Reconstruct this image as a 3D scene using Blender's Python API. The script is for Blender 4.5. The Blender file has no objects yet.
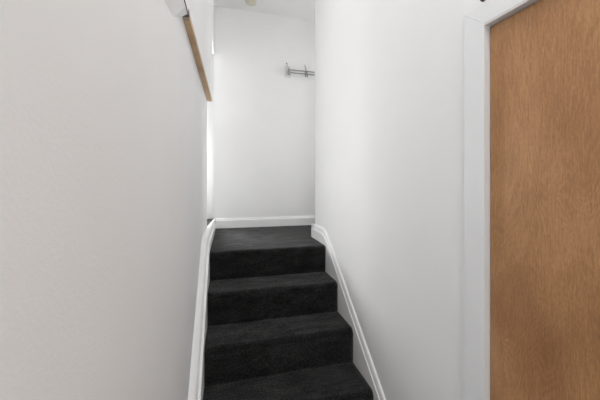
import bpy, bmesh, math, random
from mathutils import Vector, noise
random.seed(4)
S = bpy.context.scene
C = S.collection

# ------------------------------------------------------------------ camera, world, lights, exposure
EYE = 0.4518            # eye height above the landing carpet (landing = z 0)
F = 285.3
cam_d = bpy.data.cameras.new('camera')
cam = bpy.data.objects.new('camera', cam_d); C.objects.link(cam)
cam.location = (0, 0, EYE)
cam.rotation_euler = (math.pi/2, 0, -0.251)
cam_d.sensor_width = 36; cam_d.lens = 36*F/600
cam_d.shift_y = -16/600
cam_d.clip_start = 0.01
S.camera = cam

w = bpy.data.worlds.new('world'); S.world = w; w.use_nodes = True
bg = w.node_tree.nodes['Background']
bg.inputs[0].default_value = (0.985, 0.99, 1.0, 1); bg.inputs[1].default_value = 2.2

def area(name, loc, rot, sx, sy, power, col):
    d = bpy.data.lights.new(name, 'AREA'); d.shape = 'RECTANGLE'
    d.size = sx; d.size_y = sy; d.energy = power; d.color = col
    o = bpy.data.objects.new(name, d); C.objects.link(o); o.location = loc; o.rotation_euler = rot
    return o
# daylight from the window in the back wall of the upper room (left of the landing)
area('upper_window_daylight', (-0.95, 3.84, 0.75), (math.radians(-90), 0, 0), 0.8, 0.7, 56, (0.985, 0.99, 1.0))
# unseen fill light added at the right-hand end of the landing
area('landing_fill', (2.25, 2.7, 1.2), (math.radians(-90), 0, math.radians(90)), 0.5, 1.3, 38, (1.0, 0.99, 0.98))
# unseen fill lights added overhead: one above the camera, one over the stairs
area('hall_fill', (0.28, 0.0, 1.9), (math.radians(20), 0, 0), 0.6, 0.6, 5.8, (1.0, 0.99, 0.975))
area('stairwell_fill', (0.34, 1.0, 2.24), (0, 0, 0), 0.55, 1.8, 2.5, (1.0, 0.99, 0.97))

S.view_settings.view_transform = 'Standard'
S.view_settings.look = 'None'
S.view_settings.gamma = 1
S.view_settings.exposure = 0.05
S.view_settings.use_curve_mapping = False

# ------------------------------------------------------------------ materials
def new_mat(name, rough=0.6):
    m = bpy.data.materials.new(name); m.use_nodes = True
    b = m.node_tree.nodes['Principled BSDF']; b.inputs['Roughness'].default_value = rough
    return m, m.node_tree.nodes, m.node_tree.links, b
def geo_pos(n, l, scale=(1, 1, 1)):
    g = n.new('ShaderNodeNewGeometry'); mp = n.new('ShaderNodeMapping')
    mp.inputs['Scale'].default_value = scale; l.new(g.outputs['Position'], mp.inputs['Vector'])
    return mp.outputs[0]
def noise_tex(n, l, vec, scale, detail=2, rough=0.5, dist=0):
    t = n.new('ShaderNodeTexNoise'); t.inputs['Scale'].default_value = scale; t.inputs['Detail'].default_value = detail
    t.inputs['Roughness'].default_value = rough; t.inputs['Distortion'].default_value = dist
    l.new(vec, t.inputs['Vector']); return t.outputs['Fac']
def ramp(n, l, fac, stops):
    r = n.new('ShaderNodeValToRGB'); e = r.color_ramp.elements
    while len(e) < len(stops): e.new(0.5)
    for el, (p, c) in zip(e, stops): el.position = p; el.color = (*c, 1)
    l.new(fac, r.inputs[0]); return r.outputs[0]
def bump(n, l, b, h, strength, dist):
    bp = n.new('ShaderNodeBump'); bp.inputs['Strength'].default_value = strength; bp.inputs['Distance'].default_value = dist
    l.new(h, bp.inputs['Height']); l.new(bp.outputs[0], b.inputs['Normal'])

def paint(name, col, bumpiness=0.25, rough=0.7):
    m, n, l, b = new_mat(name, rough)
    v = geo_pos(n, l)
    a = noise_tex(n, l, v, 2.2, 3)
    c2 = tuple(x*0.965 for x in col)
    l.new(ramp(n, l, a, [(0.3, c2), (0.7, col)]), b.inputs['Base Color'])
    h = noise_tex(n, l, v, 190, 3, 0.6)
    bump(n, l, b, h, bumpiness, 0.002)
    return m
M_WALL = paint('wall_paint', (0.90, 0.898, 0.895), 0.2, 0.75)
M_CEIL = paint('ceiling_paint', (0.90, 0.895, 0.885), 0.2, 0.8)
M_TRIM = paint('gloss_white_trim', (0.88, 0.88, 0.878), 0.06, 0.35)
M_CASE = paint('casing_white_paint', (0.87, 0.877, 0.89), 0.05, 0.4)

M_JAMB = paint('jamb_shaded_white', (0.70, 0.69, 0.68), 0.05, 0.5)  # shade on the camera-facing jamb, put into a greyer base colour

m, n, l, b = new_mat('charcoal_carpet', 1.0); M_CARPET = m
v = geo_pos(n, l)
f1 = noise_tex(n, l, v, 420, 2, 0.7); f2 = noise_tex(n, l, geo_pos(n, l, (0.6, 1.6, 1.6)), 11, 5, 0.68); f3 = noise_tex(n, l, v, 130, 3, 0.7)
mx = n.new('ShaderNodeMath'); mx.operation = 'MULTIPLY_ADD'; mx.inputs[1].default_value = 0.4
l.new(f1, mx.inputs[0]); l.new(f3, mx.inputs[2])
mx2 = n.new('ShaderNodeMath'); mx2.operation = 'MULTIPLY_ADD'; mx2.inputs[1].default_value = 0.62
l.new(f2, mx2.inputs[0]); l.new(mx.outputs[0], mx2.inputs[2])
nm = n.new('ShaderNodeMath'); nm.operation = 'MULTIPLY'; nm.inputs[1].default_value = 0.6; l.new(mx2.outputs[0], nm.inputs[0])
l.new(ramp(n, l, nm.outputs[0], [(0.48, (0.0012, 0.0012, 0.0012)), (0.60, (0.0060, 0.0060, 0.0058)), (0.72, (0.022, 0.022, 0.0215))]), b.inputs['Base Color'])
bump(n, l, b, mx.outputs[0], 1.0, 0.006)
sw = n.new('ShaderNodeMapRange'); sw.inputs['From Min'].default_value = 0.44; sw.inputs['From Max'].default_value = 0.76
sw.inputs['To Min'].default_value = 0.03; sw.inputs['To Max'].default_value = 0.30
l.new(nm.outputs[0], sw.inputs['Value']); l.new(sw.outputs[0], b.inputs['Sheen Weight']); b.inputs['Sheen Roughness'].default_value = 0.5
b.inputs['Specular IOR Level'].default_value = 0.1

def math_node(n, l, op, a, b=None, c=None):
    t = n.new('ShaderNodeMath'); t.operation = op
    for k, x in enumerate((a, b, c)):
        if x is None: continue
        if isinstance(x, (int, float)): t.inputs[k].default_value = x
        else: l.new(x, t.inputs[k])
    return t.outputs[0]
def wood(name, c_lo, c_mid, c_hi, rough, scl=1.0):
    m, n, l, b = new_mat(name, rough)
    # rotary cut veneer figure: contour bands of a stretched noise field, faded in and out
    big = noise_tex(n, l, geo_pos(n, l, (3*scl, 3*scl, 0.75*scl)), 1.6, 3, 0.55, 0.4)
    sn = math_node(n, l, 'SINE', math_node(n, l, 'MULTIPLY', big, 290))
    amt = noise_tex(n, l, geo_pos(n, l, (4, 4, 2)), 2.3, 2)
    fine = noise_tex(n, l, geo_pos(n, l, (1, 1, 0.07)), 380*scl, 3, 0.7)
    speck = noise_tex(n, l, geo_pos(n, l, (1, 1, 0.30)), 300*scl, 2, 0.6, 0.5)
    blot = noise_tex(n, l, geo_pos(n, l, (1, 1, 0.5)), 5, 3, 0.55)
    a = math_node(n, l, 'MULTIPLY_ADD', math_node(n, l, 'MULTIPLY', sn, amt), 0.05, math_node(n, l, 'MULTIPLY', blot, 0.7))
    a = math_node(n, l, 'MULTIPLY_ADD', fine, 0.38, a)
    a = math_node(n, l, 'MULTIPLY_ADD', speck, 0.32, a)
    l.new(ramp(n, l, a, [(0.42, c_lo), (0.70, c_mid), (0.98, c_hi)]), b.inputs['Base Color'])
    bump(n, l, b, fine, 0.08, 0.0006)
    return m
M_DOOR = wood('plywood_veneer', (0.21, 0.093, 0.034), (0.39, 0.192, 0.080), (0.60, 0.33, 0.155), 0.42)
M_OAK = wood('pine_board', (0.36, 0.22, 0.11), (0.58, 0.38, 0.20), (0.72, 0.52, 0.32), 0.5, 1.5)
def plain(name, col, rough=0.5, metal=0.0):
    m, n, l, b = new_mat(name, rough)
    a = noise_tex(n, l, geo_pos(n, l), 60, 2)
    l.new(ramp(n, l, a, [(0.3, tuple(x*0.9 for x in col)), (0.7, col)]), b.inputs['Base Color'])
    b.inputs['Metallic'].default_value = metal
    return m
M_DARKWOOD = plain('dark_end_grain', (0.13, 0.08, 0.045), 0.6)
M_PALEWOOD = plain('pale_end_grain', (0.46, 0.37, 0.27), 0.6)
M_BLACK = plain('near_black', (0.035, 0.036, 0.034), 0.5)
M_CHROME = plain('brushed_steel', (0.33, 0.33, 0.32), 0.33, 0.9)
M_WPLAST = plain('white_plastic', (0.74, 0.74, 0.71), 0.4)
M_CREAM = plain('aged_cream_plastic', (0.70, 0.67, 0.56), 0.4)
M_BRASS = plain('pale_nail_head', (0.75, 0.72, 0.66), 0.35)

# ------------------------------------------------------------------ mesh helpers
def add_box(bm, x0, x1, y0, y1, z0, z1):
    r = bmesh.ops.create_cube(bm, size=1)
    for v in r['verts']:
        v.co = Vector((x0+(v.co.x+.5)*(x1-x0), y0+(v.co.y+.5)*(y1-y0), z0+(v.co.z+.5)*(z1-z0)))
    return r['verts']
def prism(bm, poly_yz, x0, x1):
    """solid from a (y,z) outline between x0 and x1 (x0/x1 may be functions of y)"""
    fx0 = x0 if callable(x0) else (lambda y: x0); fx1 = x1 if callable(x1) else (lambda y: x1)
    a = [bm.verts.new((fx0(y), y, z)) for y, z in poly_yz]; b_ = [bm.verts.new((fx1(y), y, z)) for y, z in poly_yz]
    bm.faces.new(a); bm.faces.new(b_[::-1])
    N = len(a)
    for i in range(N):
        j = (i+1) % N
        bm.faces.new((a[i], b_[i], b_[j], a[j]))
def tube(bm, pts, r, seg=12, cap=True):
    pts = [Vector(p) for p in pts]; rings = []
    rr = r if isinstance(r, (list, tuple)) else [r]*len(pts)
    up = None
    for i, p in enumerate(pts):
        t = (pts[min(i+1, len(pts)-1)]-pts[max(i-1, 0)]).normalized()
        if up is None: up = t.orthogonal().normalized()
        up = (up - t*up.dot(t)).normalized(); s = t.cross(up)
        rings.append([bm.verts.new(p+rr[i]*(math.cos(2*math.pi*k/seg)*up+math.sin(2*math.pi*k/seg)*s)) for k in range(seg)])
    for a, b_ in zip(rings, rings[1:]):
        for k in range(seg): bm.faces.new((a[k], a[(k+1) % seg], b_[(k+1) % seg], b_[k]))
    if cap: bm.faces.new(rings[0][::-1]); bm.faces.new(rings[-1])
def lathe(bm, prof, org, axis='Z', seg=40):
    """prof: list of (radius, height)"""
    rings = []
    for r, h in prof:
        ring = []
        for k in range(seg):
            a = 2*math.pi*k/seg
            q = (r*math.cos(a), r*math.sin(a), h)
            if axis == '-Y': q = (r*math.cos(a), -h, r*math.sin(a))
            if axis == '-X': q = (-h, r*math.cos(a), r*math.sin(a))
            ring.append(bm.verts.new(Vector(org)+Vector(q)))
        rings.append(ring)
    for a, b_ in zip(rings, rings[1:]):
        for k in range(seg): bm.faces.new((a[k], a[(k+1) % seg], b_[(k+1) % seg], b_[k]))
    bm.faces.new(rings[0][::-1]); bm.faces.new(rings[-1])
def sweep_profile(bm, path, prof):
    """skirting: path = top edge [(y,z)], prof = [(drop below path, x)]; vertical offsets keep mitres simple"""
    cols = []
    for (y, z) in path:
        cols.append([bm.verts.new((x, y, z-d)) for d, x in prof])
    for a, b_ in zip(cols, cols[1:]):
        for k in range(len(prof)-1): bm.faces.new((a[k], a[k+1], b_[k+1], b_[k]))
        bm.faces.new((a[-1], a[0], b_[0], b_[-1]))
    bm.faces.new(cols[0][::-1]); bm.faces.new(cols[-1])
def obj(name, bm, mat, parent=None, bevel=0, smooth=False, seg=3):
    bmesh.ops.recalc_face_normals(bm, faces=bm.faces)
    me = bpy.data.meshes.new(name); bm.to_mesh(me); bm.free(); me.materials.append(mat)
    o = bpy.data.objects.new(name, me); C.objects.link(o)
    if parent:
        o.parent = parent
        o.matrix_parent_inverse.identity()
        base = parent.location.copy(); pp = parent.parent
        while pp: base += pp.location; pp = pp.parent
        me.transform(__import__('mathutils').Matrix.Translation(-base))
    if bevel:
        md = o.modifiers.new('bevel', 'BEVEL'); md.width = bevel; md.segments = seg; md.limit_method = 'ANGLE'; md.angle_limit = math.radians(35)
    if smooth:
        for p in me.polygons: p.use_smooth = True
    return o
def struct(name, bm, mat, **k):
    o = obj(name, bm, mat, **k); o['kind'] = 'structure'; return o
def thing(name, label, cat, loc, group=None):
    o = bpy.data.objects.new(name, None); C.objects.link(o); o.location = loc; o.empty_display_size = 0.1
    o['label'] = label; o['category'] = cat
    if group: o['group'] = group
    return o
def tag(o, label, cat, group=None):
    o['label'] = label; o['category'] = cat
    if group: o['group'] = group
    return o
BM = bmesh.new

# ------------------------------------------------------------------ key dimensions (metres)
XL, XR = -0.110, 0.700            # faces of the two skirting boards (carpet width)
WL, WR = -0.159, 0.720            # faces of the left and right walls
RISE, RUN, Y1 = 0.19, 0.2345, 1.974
FLOOR = -6*RISE                   # hall floor
YF = 3.029                        # far wall
CEIL = 2.265
YB = -1.6                         # hall end behind the camera
LEND = 2.478                      # far end of the left wall
REND = 2.300                      # far end of the right wall

# ------------------------------------------------------------------ structure
bm = BM(); add_box(bm, -2.5, 2.5, YB, 4.05, CEIL, CEIL+.1); struct('ceiling', bm, M_CEIL)
# landing and upper floor carpet (L-shaped, one level)
bm = BM()
add_box(bm, XL, 2.4, Y1+RUN*0.9, YF+.06, -.12, 0)
struct('floor', bm, M_CARPET)
bm = BM(); add_box(bm, -2.4, WL-.14, .6, 4.0, -.12, -0.0005); add_box(bm, WL-.14, XL-.005, LEND+.002, 4.0, -.12, -0.0005); struct('floor_upper_room', bm, M_CARPET)
bm = BM(); add_box(bm, -.30, .86, YB, Y1, FLOOR-.1, FLOOR); struct('floor_lower_hall', bm, M_CARPET)

# left wall (up to the wooden board), z of board underside rises slightly going away
def zs(y): return EYE + 0.615 + (y-1.13)*(0.683-0.615)/(2.48-1.13)
bm = BM()
prism(bm, [(YB, FLOOR), (LEND, FLOOR), (LEND, zs(LEND)), (YB, zs(YB))], WL-.13, WL)
struct('wall_left', bm, M_WALL)
# raised upper part of the left wall, standing a little proud of it
def xo(y): return -0.135 + (y-1.1245)*(0.016)/(2.472-1.1245)
BT = 0.022                        # board thickness
YS = 1.100                        # near end of the wooden board
top = [(LEND, EYE+1.315), (2.44, EYE+1.335), (2.33, EYE+1.312), (2.17, EYE+1.275), (2.0, EYE+1.232), (1.7, EYE+1.17), (YB, EYE+1.05)]
bm = BM()
prism(bm, [(YB, zs(YB)), (YS, zs(YS)), (YS+.0005, zs(YS)+BT), (LEND, zs(LEND)+BT)] + top, WL-.28, xo)
struct('wall_left_upper', bm, M_WALL)

# full height wall above and behind it, carried on over the opening to the upper room
bm = BM(); add_box(bm, WL-.10, -.1265, YB, YF+.005, EYE+1.03, CEIL)
for v in bm.verts:
    if v.co.z < CEIL-.1 and v.co.y > 2: v.co.z = EYE+1.325
struct('wall_left_header', bm, M_WALL)
# added wedge under the upper wall, sloped so the underside shades like the wall
bm = BM()
rows = []
for yy, dr in ((YB, .12), (0.3, .12), (YS-.30, .12), (YS-.15, .09), (YS-.05, .04), (YS-.002, .014)):
    rows.append([bm.verts.new(q) for q in ((WL-.002, yy, zs(yy)-dr), (WL+.0005, yy, zs(yy)-dr), (xo(yy)-.0006, yy, zs(yy)+.001), (WL-.002, yy, zs(yy)+.001))])
for a, b_ in zip(rows, rows[1:]):
    for k in range(4): bm.faces.new((a[k], a[(k+1) % 4], b_[(k+1) % 4], b_[k]))
bm.faces.new(rows[0]); bm.faces.new(rows[-1][::-1])
struct('flare_wedge', bm, M_WALL)

# right wall with the door opening
DY1, DY0 = 0.662, -0.10           # far and near side of the opening at the wall face
DZ = EYE+0.449                    # opening head
bm = BM()
add_box(bm, WR, WR+.12, DY1, REND, FLOOR, CEIL)
add_box(bm, WR, WR+.12, DY0, DY1, DZ+.02, CEIL)
add_box(bm, WR, WR+.12, YB, DY0, FLOOR, CEIL)
bmesh.ops.remove_doubles(bm, verts=bm.verts, dist=1e-5)
struct('wall_right', bm, M_WALL)
# plaster corner bead, slightly rounded
bm = BM(); tube(bm, [(WR+.004, REND-.002, 0), (WR+.004, REND-.002, CEIL)], .0065, 12); struct('trim_1', bm, M_TRIM, smooth=True)

# far wall and the room shell
bm = BM(); add_box(bm, -.126, 2.4, YF, YF+.12, 0, CEIL); struct('wall_far', bm, M_WALL)
bm = BM(); add_box(bm, -.126, -.019, YF+.12, 3.90, 0, CEIL); struct('wall_partition', bm, M_WALL)
def wall_hole(bm, ax, u0, u1, v0, v1, hu0, hu1, hz0, hz1):
    """wall slab with a window hole; ax 'x' runs along x between y=v0..v1, ax 'y' along y between x=v0..v1"""
    for a, b_, c, d in ((u0, hu0, 0, CEIL), (hu1, u1, 0, CEIL), (hu0, hu1, 0, hz0), (hu0, hu1, hz1, CEIL)):
        if ax == 'x': add_box(bm, a, b_, v0, v1, c, d)
        else: add_box(bm, v0, v1, a, b_, c, d)
def window(name, ax, u0, u1, v, z0, z1):
    bm = BM(); t = .04
    for a, b_, c, d in ((u0, u0+t, z0, z1), (u1-t, u1, z0, z1), (u0+t, u1-t, z0, z0+t), (u0+t, u1-t, z1-t, z1), (u0+t, u1-t, (z0+z1)/2-t/2, (z0+z1)/2+t/2)):
        if ax == 'x': add_box(bm, a, b_, v, v+.05, c, d)
        else: add_box(bm, v, v+.05, a, b_, c, d)
    return struct(name, bm, M_TRIM)
bm = BM(); wall_hole(bm, 'x', -2.4, 0, 3.88, 4.0, -1.40, -.50, .35, 1.20); struct('wall_upper_room', bm, M_WALL)
window('window_1', 'x', -1.40, -.50, 3.92, .35, 1.20)
bm = BM(); wall_hole(bm, 'y', REND, YF, 2.3, 2.4, 2.42, 2.95, .5, 1.85); struct('wall_landing_end', bm, M_WALL)
window('added_window', 'y', 2.42, 2.95, 2.33, .5, 1.85)  # unseen window frame, added to go with the landing fill light
bm = BM(); add_box(bm, WR+.12, 2.4, REND-.12, REND, 0, CEIL); struct('wall_landing_near', bm, M_WALL)
bm = BM(); add_box(bm, -2.5, -2.4, .6, 4.0, 0, CEIL)
struct('wall_upper_room_left', bm, M_WALL)
bm = BM(); add_box(bm, -2.5, -.44, .5, .6, 0, CEIL); struct('wall_upper_room_near', bm, M_WALL)

# skirting boards --------------------------------------------------
H = 0.116
def prof(xw, xf, body=.34, lip=.040):
    s = 1 if xf > xw else -1; t = abs(xf-xw)
    return [(0, xw-s*.004), (0, xw+s*t*.30), (.004, xw+s*t*.48), (.012, xw+s*t*.62), (lip-.006, xw+s*t*.72),
            (lip-.001, xw+s*t*.78), (lip+.002, xf-s*.001), (lip+.006, xf), (body, xf), (body, xw-s*.004)]
def curve(pts, n=8):
    """round the corners of an (y,z) path with quadratic blends: pts = [(y,z,r)]"""
    out = []
    for i, (y, z, r) in enumerate(pts):
        if r == 0 or i in (0, len(pts)-1): out.append((y, z)); continue
        p = Vector((y, z)); a = Vector(pts[i-1][:2]); c = Vector(pts[i+1][:2])
        p0 = p+(a-p).normalized()*r; p1 = p+(c-p).normalized()*r
        for k in range(n+1):
            t = k/n; q = (1-t)**2*p0+2*t*(1-t)*p+t*t*p1; out.append((q.x, q.y))
    return out
def slope_z(y, off): return off + (y-Y1)*RISE/RUN
YBOT = 0.80
# right
pathR = curve([(2.343, H, 0), (Y1+.045, H, .07), (YBOT+.01, slope_z(YBOT+.01, H-.037), 0)])
bm = BM(); sweep_profile(bm, pathR, prof(WR, XR)); struct('baseboard_right', bm, M_TRIM, bevel=.001)
bm = BM(); add_box(bm, XR+.002, 2.3, REND, REND+.043, 0, H-.002); struct('baseboard_landing_near', bm, M_TRIM, bevel=.003)
# left
pathL = curve([(YF+.0, .095, 0), (LEND+.001, .095, 0), (Y1-.01, .095, .06), (YBOT+.01, slope_z(YBOT+.01, H-.012), 0)])
bm = BM(); sweep_profile(bm, pathL, prof(WL, XL))
for v in bm.verts:                # beyond the end of the wall the kerb narrows on its far side
    if v.co.y > YF-.01: v.co.x = XL+(v.co.x-XL)*(.021/.049)
struct('baseboard_left', bm, M_TRIM, bevel=.001)
# far: moulded profile along x
bm = BM()
pf = [(0, 0), (.0045, 0), (.007, .004), (.009, .014), (.011, .018), (.015, .021), (.015, .105), (0, .105)]
HB = .100
cols = [[bm.verts.new((x, YF-t, HB-d)) for t, d in pf] for x in (XL+.0, 2.3)]
for k in range(len(pf)):
    j = (k+1) % len(pf); bm.faces.new((cols[0][k], cols[0][j], cols[1][j], cols[1][k]))
bm.faces.new(cols[0]); bm.faces.new(cols[1][::-1])
struct('baseboard_far', bm, M_TRIM, bevel=.001)

# ------------------------------------------------------------------ staircase: one carpeted step per riser
stairs = thing('staircase', 'steep staircase covered in charcoal carpet between the two white walls', 'staircase', ((XL+XR)/2, 0.8, FLOOR))
def step_mesh(k):
    """closed carpet wrapped step: tread, soft rounded nosing, riser"""
    z = -k*RISE; yn = Y1-k*RUN; R = .030
    back = yn+RUN+.012
    pts = [(back, z)]
    nt = 14
    for i in range(1, nt): pts.append((back+(yn+R-back)*i/nt, z))
    for i in range(0, 11):
        a = math.pi/2*i/10
        pts.append((yn+R-R*math.sin(a), z-R+R*math.cos(a)))
    for i in range(1, 11): pts.append((yn+.004, z-R-(RISE-R+.004)*i/10))
    bm = BM(); NX = 48; grid = []
    for ix in range(NX+1):
        x = XL+(XR-XL)*ix/NX
        row = []
        for (y, zz) in pts:
            nz = noise.noise(Vector((x*5, y*9+k*7, zz*9))); ny = noise.noise(Vector((x*6+11, y*5, zz*7+k*3)))
            e = 1 if 0 < ix < NX else 1
            row.append(bm.verts.new((x, y+ny*.0035*e, zz+nz*.0022*e)))
        grid.append(row)
    for ix in range(NX):
        for j in range(len(pts)-1): bm.faces.new((grid[ix][j], grid[ix][j+1], grid[ix+1][j+1], grid[ix+1][j]))
    # close the solid behind and below
    lo = [[bm.verts.new((XL+(XR-XL)*ix/NX, back, z-RISE-.004)) for ix in range(NX+1)]][0]
    for ix in range(NX):
        bm.faces.new((grid[ix][-1], lo[ix], lo[ix+1], grid[ix+1][-1]))
        bm.faces.new((grid[ix][0], grid[ix+1][0], lo[ix+1], lo[ix]))
    bm.faces.new([v for v in grid[0]]+[lo[0]]); bm.faces.new(([v for v in grid[-1]]+[lo[-1]])[::-1])
    return bm
for k in range(6):
    o = obj('step', step_mesh(k), M_CARPET, stairs, smooth=True)
    for p in o.data.polygons:
        if len(p.vertices) > 4: p.use_smooth = False

# ------------------------------------------------------------------ door and its casing
ZH0 = EYE+0.4584                   # casing inner edge height at the far corner
def sag(y): return (y-0.6575)*0.045        # the old head drops a touch towards the near jamb
CW = .065
XC = WR-.010                      # casing face
YI, YO = 0.6575, 0.728
def casing_leg(y0, y1, z0, f0, f1):
    """board on the wall between y0<y1, mitred top"""
    bm = BM()
    a = [(y0, z0), (y1, z0), (y1, f1), (y0, f0)]
    prism(bm, a, XC, WR+.002); return bm
frame = thing('door_1', 'white painted casing', 'door frame', (WR, 0.3, FLOOR))
for kx in ('label', 'category'): del frame[kx]
frame['kind'] = 'structure'
zi = lambda y: ZH0+sag(y)
zo = lambda y: ZH0+.0607+(y-YO)*.004
obj('door_casing', casing_leg(YI, YO, FLOOR, zi(YI)-.0005, zo(YO)-.0005), M_CASE, frame, bevel=.0005, seg=2)
obj('door_casing', casing_leg(DY0-CW, DY0-.003, FLOOR, zo(DY0), zi(DY0)), M_CASE, frame, bevel=.0005, seg=2)
bm = BM(); prism(bm, [(YI, zi(YI)), (YO, zo(YO)), (DY0-CW, zo(DY0)+.0005), (DY0-.003, zi(DY0)+.0005)], XC, WR+.002)
obj('door_casing', bm, M_CASE, frame, bevel=.0005, seg=2)
# jamb lining: stepped back from the casing edge, outlines the panel
JY = 0.6572; XD = 0.7300
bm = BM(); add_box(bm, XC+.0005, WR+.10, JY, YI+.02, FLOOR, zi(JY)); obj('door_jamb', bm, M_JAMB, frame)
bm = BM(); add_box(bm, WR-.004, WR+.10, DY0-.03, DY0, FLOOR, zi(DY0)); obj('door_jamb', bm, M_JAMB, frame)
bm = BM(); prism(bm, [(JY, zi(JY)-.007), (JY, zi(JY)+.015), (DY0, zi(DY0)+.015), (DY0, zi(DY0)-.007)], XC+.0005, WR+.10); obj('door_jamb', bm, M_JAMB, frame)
bm = BM(); prism(bm, [(JY-.002, FLOOR+.008), (JY-.002, zi(JY)-.010), (DY0+.004, zi(DY0)-.010), (DY0+.004, FLOOR+.008)], XD, XD+.035)
panel = obj('door_panel', bm, M_DOOR, frame, bevel=.001, seg=2)
panel['label'] = 'flush brown plywood panel'
# tiny nail head in the door face
f_ = F; c_, s_ = math.cos(.251), math.sin(.251)
def onX(px, py, X):
    t = (px-300)/f_; Y = X*(c_-t*s_)/(s_+t*c_); yc = s_*X+c_*Y; return Vector((X, Y, EYE+(184-py)*yc/f_))
p = onX(506.8, 340, XD)
bm = BM(); lathe(bm, [(.0011, -.001), (.0011, .0003), (.0006, .0007)], p, '-X', 12)
nail = obj('nail_head', bm, M_BRASS, frame)
# door knob on the near side of the panel (outside this view)
kb = BM(); lathe(kb, [(.026, 0), (.026, .004), (.010, .008), (.009, .03), (.022, .04), (.026, .052), (.018, .062), (.004, .065)], (XD, -.035, FLOOR+1.0), '-X', 28)
obj('door_knob', kb, M_CHROME, frame, smooth=True)

# ------------------------------------------------------------------ wooden board under the upper wall
ledge = thing('wooden_board', 'narrow bare wood board running along the top of the left wall', 'board', (WL, YS, zs(YS)))
bm = BM()
ys = [YS+.05+(LEND-YS-.05)*i/24 for i in range(25)]
prism(bm, [(ys[0], zs(ys[0]))]+[(y, zs(y)) for y in ys[1:]]+[(LEND, zs(LEND)+BT), (ys[0], zs(ys[0])+BT)], WL-.014, lambda y: xo(y)+.0005)
obj('plank', bm, M_OAK, ledge, bevel=.001, seg=2)
bm = BM(); prism(bm, [(YS+.022, zs(YS+.022)), (YS+.05, zs(YS+.05)), (YS+.05, zs(YS+.05)+BT), (YS+.022, zs(YS+.022)+BT)], WL-.014, lambda y: xo(y)+.0003)
e = obj('end_block', bm, M_PALEWOOD, ledge, bevel=.001, seg=2); e['label'] = 'pale end piece'
bm = BM(); prism(bm, [(YS, zs(YS)-.001), (YS+.0215, zs(YS+.0215)-.001), (YS+.0215, zs(YS+.0215)+BT), (YS, zs(YS)+BT)], WL-.014, lambda y: xo(y)+.0012)
e = obj('end_cap', bm, M_DARKWOOD, ledge, bevel=.001, seg=2); e['label'] = 'dark end cap'
# thin black strip added as the dark gap line under the upper wall
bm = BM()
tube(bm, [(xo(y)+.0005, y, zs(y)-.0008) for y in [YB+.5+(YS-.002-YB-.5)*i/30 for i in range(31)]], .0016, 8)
tag(obj('gap_line', bm, M_BLACK, smooth=True), 'dark gap line under the upper wall, drawn as a thin black strip', 'gap_line')

# ------------------------------------------------------------------ small dark hook over the door casing
p = onX(484.6, 2.6, WR)
hook = thing('wall_hook', 'small dark hook on the right wall just above the door casing corner', 'hook', p)
bm = BM(); add_box(bm, WR-.003, WR, p.y-.005, p.y+.005, p.z+.004, p.z+.045); obj('back_plate', bm, M_BLACK, hook, bevel=.001)
bm = BM(); tube(bm, [Vector((WR-.003, p.y, p.z+.030)), Vector((WR-.006, p.y, p.z+.012)), Vector((WR-.009, p.y, p.z+.004)), Vector((WR-.013, p.y, p.z+.006)), Vector((WR-.015, p.y, p.z+.016))], .0028, 10)
obj('prong', bm, M_BLACK, hook, smooth=True)

# ------------------------------------------------------------------ smoke detector on the landing ceiling
dl = (0.232, 2.85, CEIL)
det = thing('smoke_detector', 'round cream smoke detector on the landing ceiling', 'smoke detector', dl)
bm = BM(); lathe(bm, [(.060, 0), (.060, -.008), (.056, -.010)], dl, 'Z', 48); obj('base', bm, M_WPLAST, det)
bm = BM(); lathe(bm, [(.054, -.010), (.055, -.020), (.050, -.028), (.036, -.034), (.034, -.0335), (.032, -.036), (.012, -.038)], dl, 'Z', 48)
obj('cover', bm, M_CREAM, det, smooth=False)
bm = BM(); lathe(bm, [(.004, -.037), (.004, -.040)], (dl[0]+.018, dl[1], dl[2]), 'Z', 16); obj('test_button', bm, M_WPLAST, det)

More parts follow.
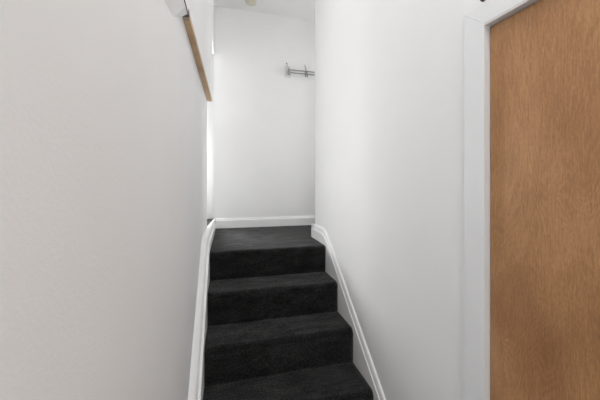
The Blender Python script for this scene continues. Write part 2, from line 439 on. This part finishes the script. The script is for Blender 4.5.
# ------------------------------------------------------------------ coat rack on the far wall
def onY(px, py, Y):
    t = (px-300)/f_; X = Y*(s_+t*c_)/(c_-t*s_); yc = s_*X+c_*Y; return Vector((X, Y, EYE+(184-py)*yc/f_))
YR = YF-.045
a = onY(288.3, 69.6, YR); zt_ = a.z; zb_ = zt_-.030; x0r = a.x; x1r = x0r+.62
rack = thing('coat_rack', 'steel coat rack with twin rails and hooks mounted on the far wall', 'coat rack', (x0r, YF, zb_))
for z in (zt_, zb_):
    bm = BM(); tube(bm, [(x0r-.004, YR, z), (x1r+.004, YR, z)], .0052, 14); obj('rail', bm, M_CHROME, rack, smooth=True)
for x in (x0r+.010, x1r-.010):
    bm = BM(); add_box(bm, x-.008, x+.010, YR-.007, YF-.005, zb_-.012, zt_+.008)
    obj('end_bracket', bm, M_CHROME, rack, bevel=.0015)
    bm = BM(); add_box(bm, x-.040, x+.026, YF-.006, YF, zb_-.040, zt_+.050); pl = obj('wall_plate', bm, M_WPLAST, rack, bevel=.002); pl['label'] = 'white wall plate'
def hook_bm(x, dx):
    up = BM()
    tube(up, [(x, YR-.001, zb_-.004), (x, YR-.006, zt_+.002), (x+dx*.4, YR-.030, zt_+.018), (x+dx, YR-.050, zt_+.040)], [.0036, .0036, .0032, .0030], 10)
    return up
def low_bm(x):
    lo = BM()
    tube(lo, [(x, YR-.004, zt_), (x, YR-.006, zb_-.018), (x, YR-.014, zb_-.034), (x, YR-.028, zb_-.036), (x, YR-.036, zb_-.024)], .0042, 10)
    return lo
for i, (px, dx) in enumerate(((288.6, -.030), (306.0, -.026), (323.0, -.026), (340, -.026))):
    x = onY(px, 70, YR).x
    hk = obj('hook', hook_bm(x, dx), M_CHROME, rack, smooth=True)
    kb = BM(); bmesh.ops.create_icosphere(kb, subdivisions=2, radius=.009, matrix=__import__('mathutils').Matrix.Translation((x+dx, YR-.051, zt_+.042)))
    obj('knob', kb, M_WPLAST if i else M_CHROME, rack, smooth=True)
    if i:
        for q in (-.010, .010): obj('lower_hook', low_bm(x+q), M_CHROME, rack, smooth=True)
